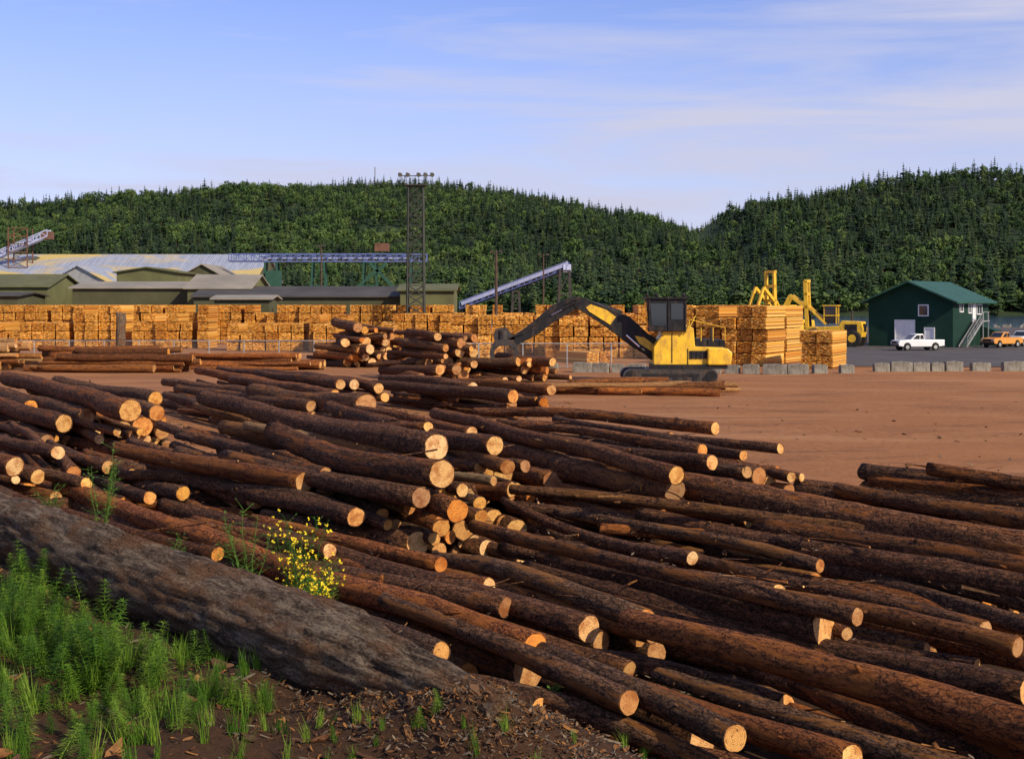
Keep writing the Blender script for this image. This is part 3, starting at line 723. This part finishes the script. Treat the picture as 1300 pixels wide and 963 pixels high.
bld('metal_shed',X(58,235),X(140,235),235,255,Z(360,235),Z(338,235),'Y',GALV,RROOF)
bld('metal_shed',X(228,240),X(285,240),240,256,Z(352,240),Z(336,240),'Y',OLIVE2,TROOF)
bld('green_shed',X(-60,215),X(60,215),215,232,Z(364,215),Z(348,215),'X',OLIVE,OLIVE)
bld('green_shed',X(-60,200),X(22,200),200,212,Z(376,200),Z(372,200),'X',OLIVE2,DROOF)
bld('mill_annex',X(148,222),X(225,222),222,236,Z(346,222),Z(340,222),'Y',OLIVE,OLIVE)
bld('planer_shed',X(92,205),X(238,205),205,220,Z(366,205),Z(358,205),'X',OLIVE2,TROOF,openings=[('window',-4,3,1.4,1,'S')])
bld('brown_shed',X(238,200),X(316,200),200,216,Z(366,200),Z(350,208),'X',OLIVE,TROOF)
bld('long_lumber_shed',X(250,196),X(530,196),194,212,Z(377,196),Z(365,203),'X',OLIVE2,DROOF,openings=[('door',6,2,3,3,'S'),('window',-5,4,2,1,'S'),('window',0,4,2,1,'S')],trim=DROOF)
bld('long_lumber_shed',X(508,190),X(576,190),190,202,Z(369,190),Z(362,196),'X',OLIVE,OLIVE)
bld('low_office_shed',X(270,182),X(340,182),183,190,Z(380,182),Z(376,182),'X',OLIVE2,TROOF)

# green building
GSID=simple('green_siding',(.016,.070,.046),.6,.2,.8,rib=('Z',6))
GROOF=simple('green_metal_roof',(.035,.12,.08),.45,.2,.5,rib=('Y',2.5))
gb=bld('green_building',-5,5,-6,6,5.3,7.4,'Y',GSID,GROOF,0,.8,
  openings=[('garage_door',-.6,1.5,2.2,3.0,'S'),('window',1.6,4.2,1.0,1.1,'S'),('door',2.3,1.1,1.0,2.1,'S'),('window',-3.4,4.6,1.0,1.0,'E'),('window',2.6,4.3,1.6,1.0,'E'),('door',.8,3.9,.9,2.0,'E'),('window',-.6,4.4,.8,.9,'E')])
gb.location=(49.3,168,0); gb.rotation_euler=(0,0,math.radians(-37))
st=MB()
for i in range(15):
    st.box((5.9,-5.2+i*.36,.2+i*.2),(1.0,.3,.05))
st.beam((5.45,-5.4,.1),(5.45,0,3.0),.06,.25); st.beam((6.35,-5.4,.1),(6.35,0,3.0),.06,.25)
st.box((5.9,1.0,2.95),(1.1,2.2,.12))
st.beam((6.38,-5.2,1.2),(6.38,0,4.0),.06); st.beam((6.38,0,4.0),(6.38,2.1,4.0),.06); st.beam((6.38,-5.2,.7),(6.38,0,3.5),.04)
for k in range(6): st.beam((6.38,-5.2+k*1.04,.1+k*.56),(6.38,-5.2+k*1.04,1.2+k*.56),.05)
for yy in (.2,2.0): st.beam((6.3,yy,0),(6.3,yy,4.0),.12)
st.make('outside_stairs',[GALV],gb)
sh=MB(); sh.prism([(0,0),(1.8,0),(1.8,1.8),(0,2.4)],-1.2,1.2); sh.make('lean_to',[GSID],gb,M=Matrix.Translation((5.01,4.2,0)))
ac=MB(); ac.box((-5.3,1,3.4),(.5,.9,.6)); ac.box((-5.2,1,3.05),(.3,1.0,.08)); ac.make('air_conditioner',[GALV],gb)

# ---------------------------------------------------------------- industrial structures
BLUE=simple('blue_paint',(.11,.15,.34),.5,.25,.6); GRNP=simple('green_steel',(.03,.09,.06),.5,.3,1); RUST=simple('rusty_steel',(.16,.08,.05),.7,.4,1)
PALEB=simple('pale_blue_sheet',(.45,.49,.68),.5,.2,.5)
def truss(m,p,q,w,h,n,mi=0,t=.18):
    p=Vector(p);q=Vector(q); d=(q-p); u=d.normalized(); s=Vector((-u.y,u.x,0)).normalized()*w/2; up=Vector((0,0,h))
    for a_ in (-1,1):
        m.beam(p+s*a_,q+s*a_,t,t,mi); m.beam(p+s*a_+up,q+s*a_+up,t,t,mi)
        for i in range(n):
            b0=p+d*(i/n)+s*a_; b1=p+d*((i+1)/n)+s*a_
            m.beam(b0,b0+up,t*.7,t*.7,mi); m.beam(b0+up if i%2 else b0,b1 if i%2 else b1+up,t*.6,t*.6,mi)
        m.beam(q+s*a_,q+s*a_+up,t*.7,t*.7,mi)
    for i in range(n+1):
        b0=p+d*(i/n); m.beam(b0-s,b0+s,t*.6,t*.6,mi)
def bent(m,x,y,zt,w,d,mi):
    for sx in (-1,1):
        for sy in (-1,1): m.beam((x+sx*w*.8,y+sy*d,0),(x+sx*w/2,y+sy*d,zt),.3,.3,mi)
    for k in range(1,4):
        z0=zt*(k-1)/3; z1=zt*k/3
        m.beam((x-w*.75,y-d,z0),(x+w*.65,y-d,z1),.14,.14,mi); m.beam((x-w*.6,y-d,z1),(x+w*.6,y-d,z1),.16,.16,mi)
D=250; m=MB(); truss(m,(X(292,D),D,Z(332,D)),(X(542,D),D,Z(332,D)),2.2,1.3,26,0,.18)
m.box(((X(292,D)+X(542,D))/2,D,Z(331,D)-.1),(X(542,D)-X(292,D),1.6,.25),1)
m.box(((X(330,D)+X(520,D))/2,D,Z(327,D)),(X(520,D)-X(330,D),1.2,.45),2)
for px in (345,405,470,530): bent(m,X(px,D),D,Z(333,D),2.0,1.1,3)
m.beam((X(455,D),D-1.3,Z(364,D)),(X(492,D),D-1.3,Z(334,D)),.5,.5,3); m.beam((X(500,D),D-1.3,Z(364,D)),(X(470,D),D-1.3,Z(334,D)),.5,.5,3)
m.box((X(485,D),D,Z(314,D)),(2.4,2.2,1.4),1); m.box((X(350,D),D-2,Z(362,D)),(2.5,2,5),3)
m.make('elevated_conveyor',[BLUE,RUST,PALEB,GRNP])
D=185; m=MB(); p=(X(585,D),D+2,Z(392,D)); q=(X(720,D),D-2,Z(342,D)); truss(m,p,q,1.6,.9,18,0,.12)
pv=Vector(p);qv=Vector(q); m.beam(pv+Vector((0,0,.25)),qv+Vector((0,0,.25)),1.3,.35,1); m.beam(pv+Vector((0,-.85,.75)),qv+Vector((0,-.85,.75)),.06,.6,2)
bent(m,X(716,D),D-2,Z(344,D),1.2,.8,1); bent(m,X(655,D),D,Z(370,D),.8,.7,1); m.box((X(719,D),D-2,Z(341,D)),(1.0,1.6,1.0),2)
m.make('inclined_conveyor',[BLUE,STEEL,PALEB,GRNP])
D=270; m=MB(); truss(m,(X(-60,D),D,Z(352,D)),(X(62,D),D,Z(300,D)),2,1.2,14,0,.2)
pv=Vector((X(-60,D),D,Z(351,D)));qv=Vector((X(62,D),D,Z(299,D))); m.beam(pv,qv,1.6,.4,1)
for px in (14,38):
    for yy in (-1.5,1.5): m.beam((X(px,D),D+yy,0),(X(px,D),D+yy,Z(290,D)),.2,.2,2)
for k in range(6):
    z=Z(340-k*10,D); m.beam((X(14,D),D-1.5,z),(X(38,D),D-1.5,z),.15,.15,2); m.beam((X(14,D),D-1.5,z),(X(38,D),D-1.5,Z(330-k*10,D)) if k<5 else (X(38,D),D-1.5,z),.1,.1,2)
m.box((X(60,D),D,Z(299,D)),(2,2,1.4),2)
m.make('chip_conveyor',[PALEB,PALEB,RUST])
# light mast
D=170; x=X(528,D); H=Z(236,D); m=MB(); lw=1.05; N=16
def hw(z): return lw-(lw-.85)*z/H
for k in range(N):
    z0=H*k/N; z1=H*(k+1)/N; a0=hw(z0); a1=hw(z1)
    cs=[(-1,-1),(1,-1),(1,1),(-1,1)]
    for i in range(4):
        c0=cs[i];c1=cs[(i+1)%4]
        m.beam((x+c0[0]*a0,D+c0[1]*a0,z0),(x+c0[0]*a1,D+c0[1]*a1,z1),.17,.17)
        m.beam((x+c0[0]*a1,D+c0[1]*a1,z1),(x+c1[0]*a1,D+c1[1]*a1,z1),.09,.09)
        m.beam((x+c0[0]*a0,D+c0[1]*a0,z0),(x+c1[0]*a1,D+c1[1]*a1,z1),.08,.08)
        m.beam((x+c1[0]*a0,D+c1[1]*a0,z0),(x+c0[0]*a1,D+c0[1]*a1,z1),.08,.08)
m.box((x,D,H+.05),(2.6,2.4,.12))
m.beam((x-1.9,D-1.2,H+1.1),(x+1.9,D-1.2,H+1.1),.1,.1); m.beam((x-1.3,D-1.2,H+.55),(x+1.3,D-1.2,H+.55),.05,.05)
for sx in (-1,1):
    for sy in (-1,1): m.beam((x+sx*1.25,D+sy*1.15,H),(x+sx*1.25,D+sy*1.15,H+1.1),.07,.07)
    m.beam((x+sx*1.25,D-1.15,H+1.1),(x+sx*1.25,D+1.15,H+1.1),.06,.06)
for sx in (-1.9,-1.0,.3,1.1,1.9):
    m.cyl((x+sx,D-1.2,H+1.35),(x+sx+.15,D-1.75,H+1.15),.15,8,1,.28); m.beam((x+sx,D-1.2,H+1.1),(x+sx,D-1.2,H+1.35),.07,.07)
m.make('light_mast',[simple('mast_steel',(.05,.055,.045),.6,.3,1),simple('lamp_housing',(.11,.11,.10),.5)],recalc=False)
def pole(name,px,top,D,r=.16,lamp=True):
    x=X(px,D); h=Z(top,D); e=empty(name,(x,D,0)); m=MB(); m.cyl((0,0,0),(0,0,h),r,8,0,r*.65); m.make('pole',[TRK],e)
    l=MB()
    if lamp: l.beam((-.6,0,h-.3),(.6,0,h-.3),.1,.1); l.box((-.5,-.2,h-.1),(.35,.3,.25)); l.box((.5,-.2,h-.1),(.35,.3,.25)); l.make('lamps',[STEEL],e)
pole('lamp_pole',408,311,205); pole('lamp_pole',630,318,160,.2); pole('lamp_pole',690,322,175,.12)
pole('radio_mast',476,212,1900,.7,False)
e=empty('wooden_post',(X(153,118),118,0)); m=log_mesh(Z(397,118),.42,.38,16,False,bend=.03); m.make('post',[OLD,CUT],e,True,recalc=False)

# ---------------------------------------------------------------- log loader
def loader():
    e=empty('log_loader',(X(850,91),91,0))
    k=91/F
    P=lambda x,y:((x-850)*k,(484-y)*k)
    for yy in (-1.35,1.35):
        m=MB(); pr=[]; h=.86; L=5.9; cx=-.1; r=h/2
        for i in range(9): a_=math.pi/2+math.pi*i/8; pr.append((cx-L/2+r+r*math.cos(a_),r+r*math.sin(a_)))
        for i in range(9): a_=-math.pi/2+math.pi*i/8; pr.append((cx+L/2-r+r*math.cos(a_),r+r*math.sin(a_)))
        m.prism(pr,yy-.34,yy+.34)
        n=len(pr)
        for i in range(n):
            p=Vector((pr[i][0],0,pr[i][1]));q=Vector((pr[(i+1)%n][0],0,pr[(i+1)%n][1])); c=max(1,int((q-p).length/.2))
            for j in range(c):
                s=p.lerp(q,(j+.5)/c); d=(q-p).normalized(); rot=Matrix(((d.x,0,-d.z),(0,1,0),(d.z,0,d.x)))
                m.box((s.x,yy,s.z),(.05,.72,.07),0,rot)
        m.make('track',[STEEL],e)
        m=MB()
        for i in range(8):
            m.cyl((cx-2.2+i*.62,yy-.38,.25),(cx-2.2+i*.62,yy+.38,.25),.16,12)
        m.cyl((cx-L/2+r,yy-.4,r),(cx-L/2+r,yy+.4,r),.34,16); m.cyl((cx+L/2-r,yy-.4,r),(cx+L/2-r,yy+.4,r),.34,16); m.box((cx,yy,.48),(3.6,.74,.2))
        m.make('track_rollers',[BLK],e)
    m=MB(); m.box((-.1,0,.6),(3.0,2.4,.5)); m.cyl((0,0,.8),(0,0,1.15),1.0,24); m.make('undercarriage',[BLK],e)
    m=MB(); m.prism([P(828,462),P(922,462),P(922,444),P(915,440),P(880,439),P(878,416),P(868,411),P(841,411),P(838,425),P(828,440)],-1.0,1.35,0)
    m.make('house',[YEL],e,bevel=.05)
    m=MB(); m.prism([P(880,440),P(918,440),P(918,431),P(880,429)],-.9,1.25); m.prism([P(826,467),P(920,467),P(920,461.5),P(826,461.5)],-1.2,1.3)
    m.box((1.9,-1.02,1.75),(1.5,.06,.5)); m.box((3.05,0.2,1.9),(.2,1.6,.7))
    for i in range(5): m.box((1.3+i*.3,-1.06,1.75),(.04,.05,.5))
    m.box((.05,-1.02,2.2),(.04,.05,1.9)); m.box((1.05,-1.02,1.65),(.04,.05,1.0))
    m.make('engine_deck',[BLK],e)
    m=MB(); m.prism([P(895,462),P(924,462),P(926,447),P(920,441),P(895,441)],-1.35,1.5); m.make('counterweight',[YEL],e,bevel=.08)
    m=MB(); c=P(905,431); m.cyl((c[0],.6,c[1]-.1),(c[0],.6,c[1]+.7),.09,10); m.make('exhaust',[STEEL],e)
    m=MB(); m.prism([P(822,420),P(868,420),P(869,379),P(818,379)],-1.3,.1)
    m.make('cab',[BLK],e,bevel=.05)
    m=MB(); x0,z0=P(816,379); x1,z1=P(872,379); m.box(((x0+x1)/2,-.6,z0+.05),(x1-x0,1.7,.12))
    for xx in (x0+.2,x0+.8,x1-.3): m.cyl((xx,-1.3,z0+.12),(xx-.12,-1.42,z0+.3),.1,8)
    m.cyl((x1-.1,-.5,z0+.1),(x1-.1,-.5,z0+1.0),.015,5)
    for xx,_ in (P(822,0),P(846,0),P(867,0)): m.box((xx,-1.33,(P(0,420)[1]+z0)/2),(.09,.06,P(0,379)[1]-P(0,420)[1]))
    m.make('cab_roof_guard',[BLK],e)
    m=MB(); m.prism([P(825,413),P(843,413),P(843,385),P(823,385)],-1.325,-1.31); m.prism([P(849,405),P(864,405),P(864,385),P(849,385)],-1.325,-1.31)
    xa,za=P(818.5,384); xb,zb=P(821.5,415); m.add([(xa-.02,-1.2,za),(xa-.02,0,za),(xb-.03,0,zb),(xb-.03,-1.2,zb)],[(0,1,2,3)]); m.make('cab_windows',[GLASS],e)
    m=MB(); m.beam((P(870,420)[0],-1.25,P(870,420)[1]),(P(880,400)[0],-1.25,P(0,400)[1]),.05)
    for i in range(4): xx=P(872+i*15,0)[0]; m.beam((xx,-1.2,P(0,432 if i else 418)[1]),(xx,-1.2,P(0,415 if i else 405)[1]),.04)
    m.beam((P(872,0)[0],-1.2,P(0,405)[1]),(P(917,0)[0],-1.2,P(0,415)[1]),.04); m.make('handrails',[YEL],e)
    m=MB(); m.prism([P(842,458),P(826,454),P(800,438),P(770,415),P(744,398),P(728,389),P(731,379),P(745,379),P(770,389),P(800,402),P(822,422),P(846,438)],.15,.65)
    m.make('boom',[BLK],e,bevel=.04)
    m=MB(); m.prism([P(775,412),P(748,395),P(744,390),P(750,386),P(770,393),P(782,402)],.10,.14); m.prism([P(828,446),P(812,436),P(806,426),P(818,428),P(834,440)],.10,.14); m.make('boom_panel',[YEL],e)
    m=MB()
    def hyd(a_,b_,y,r=.09):
        a3=Vector((P(*a_)[0],y,P(*a_)[1])); b3=Vector((P(*b_)[0],y,P(*b_)[1])); c3=a3.lerp(b3,.55); m.cyl(a3,c3,r,10,0); m.cyl(c3,b3,r*.55,10,1)
    hyd((832,458),(795,425),.0,.11); hyd((832,458),(795,425),.8,.11); hyd((790,396),(741,379),.4,.1); hyd((730,384),(700,400),.1,.07)
    m.make('hydraulic_cylinders',[BLK,CHROME],e)
    m=MB(); m.prism([P(746,378),P(740,387),P(722,398),P(704,408),P(690,419),P(676,428),P(652,440),P(646,430),P(668,415),P(684,402),P(700,388),P(716,380),P(730,376)],.2,.6)
    m.make('stick',[BLK],e,bevel=.03)
    m=MB(); pts_=[(738,379),(715,388),(690,405),(665,425),(648,430)]
    for a_,b_ in zip(pts_[:-1],pts_[1:]): m.cyl((P(*a_)[0],.12,P(*a_)[1]+.1),(P(*b_)[0],.12,P(*b_)[1]+.1),.035,6)
    m.make('hoses',[RUBBER],e)
    m=MB(); c=P(640,424); m.cyl((c[0]-.05,.4,c[1]+.25),(c[0]-.05,.4,c[1]-.5),.32,14); m.box((c[0],.4,c[1]-.55),(1.25,.85,.4))
    m.prism([(c[0]-.55,c[1]+.35),(c[0]+.1,c[1]+.45),(c[0]+.6,c[1]-.1),(c[0]+.55,c[1]-.6),(c[0]-.55,c[1]-.6),(c[0]-.7,c[1]-.1)],.3,.5)
    m.beam((P(652,432)[0],.4,P(0,432)[1]),(c[0],.4,c[1]+.1),.4,.35)
    for sg in (-1,1):
        for yy in (.1,.4,.7):
            arc=[(0.35*sg,-.55),(0.72*sg,-.95),(.80*sg,-1.45),(.60*sg,-1.95),(.22*sg,-2.3)]
            for q in range(4):
                a_,b_=arc[q],arc[q+1]; m.beam((c[0]+a_[0],yy,c[1]+a_[1]+.1),(c[0]+b_[0],yy,c[1]+b_[1]+.1),.2,.36-.06*q)
        m.beam((c[0]+.8*sg,.1,c[1]-1.2),(c[0]+.8*sg,.7,c[1]-1.2),.16)
        m.cyl((c[0]+.1*sg,.1,c[1]-.5),(c[0]+.7*sg,.1,c[1]-.95),.09,8)
    m.make('grapple',[STEEL],e)
loader()

def stacker(name,loc,rz,mast=8.6):
    e=empty(name,loc,rz); m=MB()
    m.prism([(-3.2,1.1),(3.2,1.1),(3.4,2.0),(3.2,2.9),(.9,3.0),(.6,2.4),(-3.0,2.2)],-1.2,1.2); m.box((-2.6,0,1.6),(1.4,2.6,1.4)); m.make('chassis',[YEL],e,bevel=.06)
    m=MB()
    for x,r in ((-2.2,1.05),(2.3,.95)):
        for y in (-1.7,1.7): m.cyl((x,y-.45,r),(x,y+.45,r),r,24)
    m.make('wheels',[RUBBER],e,bevel=.1)
    m=MB()
    for x,r in ((-2.2,.5),(2.3,.45)):
        for y in (-1.72,1.72): m.cyl((x,y-.47,1.0),(x,y+.47,1.0),r,16)
    for y in (-.7,.7):
        m.beam((-3.1,y,.6),(-3.4,y,mast),.3,.4); m.beam((-1.0,y,2.6),(-3.2,y,mast*.62),.22,.22)
        m.beam((-3.4,y,mast*.6),(-5.2,y,mast*.78),.3,.35); m.beam((-5.2,y,mast*.78),(-6.3,y,mast*.5),.28,.3); m.beam((-6.3,y,mast*.5),(-5.7,y,mast*.3),.22,.25)
        m.beam((-3.2,y,1.2),(-6.0,y,.9),.3,.22); m.beam((-6.0,y,.9),(-6.6,y,1.5),.2,.2)
    for z in (.8,mast*.3,mast*.6,mast*.8,mast): m.box((-3.3,0,z),(.35,1.7,.35))
    m.make('mast_and_arms',[YEL],e)
    m=MB()
    for y in (-.45,.45): m.cyl((-3.0,y,1.0),(-3.1,y,mast*.55),.12,8)
    m.box((2.0,-1.22,2.2),(1.4,.05,.8)); m.box((3.35,0,2.2),(.1,1.6,.9)); m.make('hydraulics_and_grilles',[BLK],e)
    m=MB(); m.box((-.5,0,3.6),(1.6,1.5,.12)); m.box((-.5,0,4.75),(1.8,1.7,.12))
    for x in (-1.2,.2):
        for y in (-.65,.65): m.beam((x,y,2.6),(x,y,4.75),.1)
    m.make('cab_frame',[YEL],e); m=MB(); m.box((-.5,0,3.7),(1.3,1.25,2.0)); m.make('cab_glass',[GLASS],e)
    m=MB(); m.cyl((1.8,.5,2.9),(1.8,.5,4.2),.12,8); m.make('exhaust',[STEEL],e)
stacker('log_stacker',(X(1050,165)+1.0,165,0),math.radians(-25),7.6)
stacker('log_stacker',(X(990,178)+1.2,178,0),math.radians(35),8.9)

def pickup(loc,rz,c,name='pickup_truck'):
    e=empty(name,loc,rz); P_=simple('car_paint',c,.3,.06,1); P_.node_tree.nodes['Principled BSDF'].inputs['Specular IOR Level'].default_value=.6
    bot=[(-2.6,.5)]+[( -1.65-.42*math.cos(math.pi*i/6),.42+.42*math.sin(math.pi*i/6)) for i in range(7)]+[(1.55-.42*math.cos(math.pi*i/6),.42+.42*math.sin(math.pi*i/6)) for i in range(7)]+[(2.6,.5)]
    top=[(2.62,1.12),(.35,1.15),(-1.15,1.15),(-2.5,1.05),(-2.65,.8)]
    m=MB(); m.prism(bot+top,-.93,.93); m.make('body',[P_],e,bevel=.04)
    m=MB(); m.prism([(-1.2,1.15),(-.55,1.72),(.25,1.75),(.42,1.15)],-.78,.78); m.make('cab',[P_],e,bevel=.06)
    m=MB(); m.prism([(-.95,1.2),(-.5,1.62),(-.18,1.64),(-.18,1.2)],-.79,.79); m.prism([(-.1,1.2),(-.1,1.64),(.2,1.65),(.32,1.2)],-.79,.79)
    m.add([(-1.17,-.68,1.2),(-1.17,.68,1.2),(-.62,.62,1.68),(-.62,-.62,1.68)],[(0,1,2,3)]); m.add([(.40,-.65,1.25),(.40,.65,1.25),(.30,.6,1.65),(.30,-.6,1.65)],[(0,1,2,3)])
    m.make('windows',[GLASS],e)
    m=MB(); m.box((1.5,0,1.156),(2.0,1.6,.01)); m.box((-2.66,0,.55),(.12,1.8,.2)); m.box((2.66,0,.55),(.12,1.8,.18)); m.box((-2.64,0,.85),(.05,1.1,.25)); m.make('trim',[BLK],e)
    m=MB()
    for x in (-1.65,1.55):
        for y in (-.85,.85): m.cyl((x,y-.12,.38),(x,y+.12,.38),.38,20)
    m.make('wheels',[RUBBER],e); m=MB()
    for x in (-1.65,1.55):
        for y in (-.86,.86): m.cyl((x,y-.13,.38),(x,y+.13,.38),.2,14)
    for y in (-.7,.7): m.box((-2.66,y,.85),(.05,.3,.2))
    m.make('hubs_and_lights',[GALV],e)
pickup((X(1165,150),150,.05),math.radians(12),(.75,.75,.74))
pickup((X(1272,160),160,.05),math.radians(35),(.65,.28,.05)); pickup((X(1300,166),166,.05),math.radians(40),(.72,.72,.7)); pickup((X(1074,185),185,.05),math.radians(-60),(.6,.6,.58))
m=MB()
for _ in range(90):
    x=R(60,120); y=R(294,303); s=R(.5,1.4); rot=Euler((R(0,3),R(0,3),R(0,3))).to_matrix(); m.box((x,y,-.3+R(-1,.4)),(s,s*R(.6,1),s*.8),0,rot)
m.make('shore_rocks',[CONC])

# ---------------------------------------------------------------- light, sky, camera
el=math.radians(33); az=math.radians(46)
sv=Vector((math.sin(az)*math.cos(el),-math.cos(az)*math.cos(el),math.sin(el)))
sl=bpy.data.lights.new('sun','SUN'); sl.energy=5.0; sl.angle=math.radians(.5); sl.color=(1,.86,.64)
so=bpy.data.objects.new('sun',sl); COL.objects.link(so); so.rotation_euler=sv.to_track_quat('Z','Y').to_euler()
wd=bpy.data.worlds.new('World'); scene.world=wd; wd.use_nodes=True; nt=wd.node_tree; bg=nt.nodes['Background']
def wn(t,**k):
    n=nt.nodes.new(t)
    for a_,b_ in k.items(): setattr(n,a_,b_)
    return n
L=nt.links
sk=wn('ShaderNodeTexSky'); sk.sky_type='NISHITA'; sk.sun_disc=False; sk.sun_elevation=el; sk.sun_rotation=math.pi-az; sk.air_density=1.0; sk.dust_density=.3; sk.ozone_density=2.0
tint=wn('ShaderNodeMix',data_type='RGBA',blend_type='MULTIPLY'); tint.inputs[0].default_value=1; tint.inputs[7].default_value=(1.3,1.27,1.9,1); L.new(sk.outputs[0],tint.inputs[6])
tc=wn('ShaderNodeTexCoord'); mp=wn('ShaderNodeMapping'); mp.inputs['Rotation'].default_value=(0,math.radians(9),0); mp.inputs['Scale'].default_value=(1.2,1.2,12)
ns=wn('ShaderNodeTexNoise'); ns.inputs['Scale'].default_value=2.1; ns.inputs['Detail'].default_value=10; ns.inputs['Roughness'].default_value=.56; ns.inputs['Distortion'].default_value=.35
rp=wn('ShaderNodeValToRGB'); rp.color_ramp.elements[0].position=.44; rp.color_ramp.elements[0].color=(.0,.0,.0,1); rp.color_ramp.elements[1].position=.66; rp.color_ramp.elements[1].color=(.8,.8,.8,1)
sx=wn('ShaderNodeSeparateXYZ'); L.new(tc.outputs['Generated'],sx.inputs[0])
hz=wn('ShaderNodeMapRange'); hz.inputs[1].default_value=.02; hz.inputs[2].default_value=.21; hz.inputs[3].default_value=.64; hz.inputs[4].default_value=.03; L.new(sx.outputs['Z'],hz.inputs[0])
ad=wn('ShaderNodeMath',operation='ADD',use_clamp=True); L.new(rp.outputs[0],ad.inputs[0]); L.new(hz.outputs[0],ad.inputs[1])
mx=wn('ShaderNodeMix',data_type='RGBA'); mx.inputs[7].default_value=(7.3,7.45,9.5,1)
L.new(tc.outputs['Generated'],mp.inputs[0]); L.new(mp.outputs[0],ns.inputs['Vector']); L.new(ns.outputs['Fac'],rp.inputs[0]); L.new(ad.outputs[0],mx.inputs[0]); L.new(tint.outputs[2],mx.inputs[6]); L.new(mx.outputs[2],bg.inputs[0])
bg.inputs[1].default_value=.084
cd=bpy.data.cameras.new('camera'); co=bpy.data.objects.new('camera',cd); COL.objects.link(co); co.location=(0,0,CH); co.rotation_euler=(math.pi/2,0,0)
cd.sensor_width=36; cd.lens=36*F/1300; cd.shift_y=-(481.5-HZ)/1300; cd.clip_end=30000; cd.clip_start=.1
scene.camera=co
scene.view_settings.view_transform='Standard'; scene.view_settings.look='None'; scene.view_settings.exposure=0
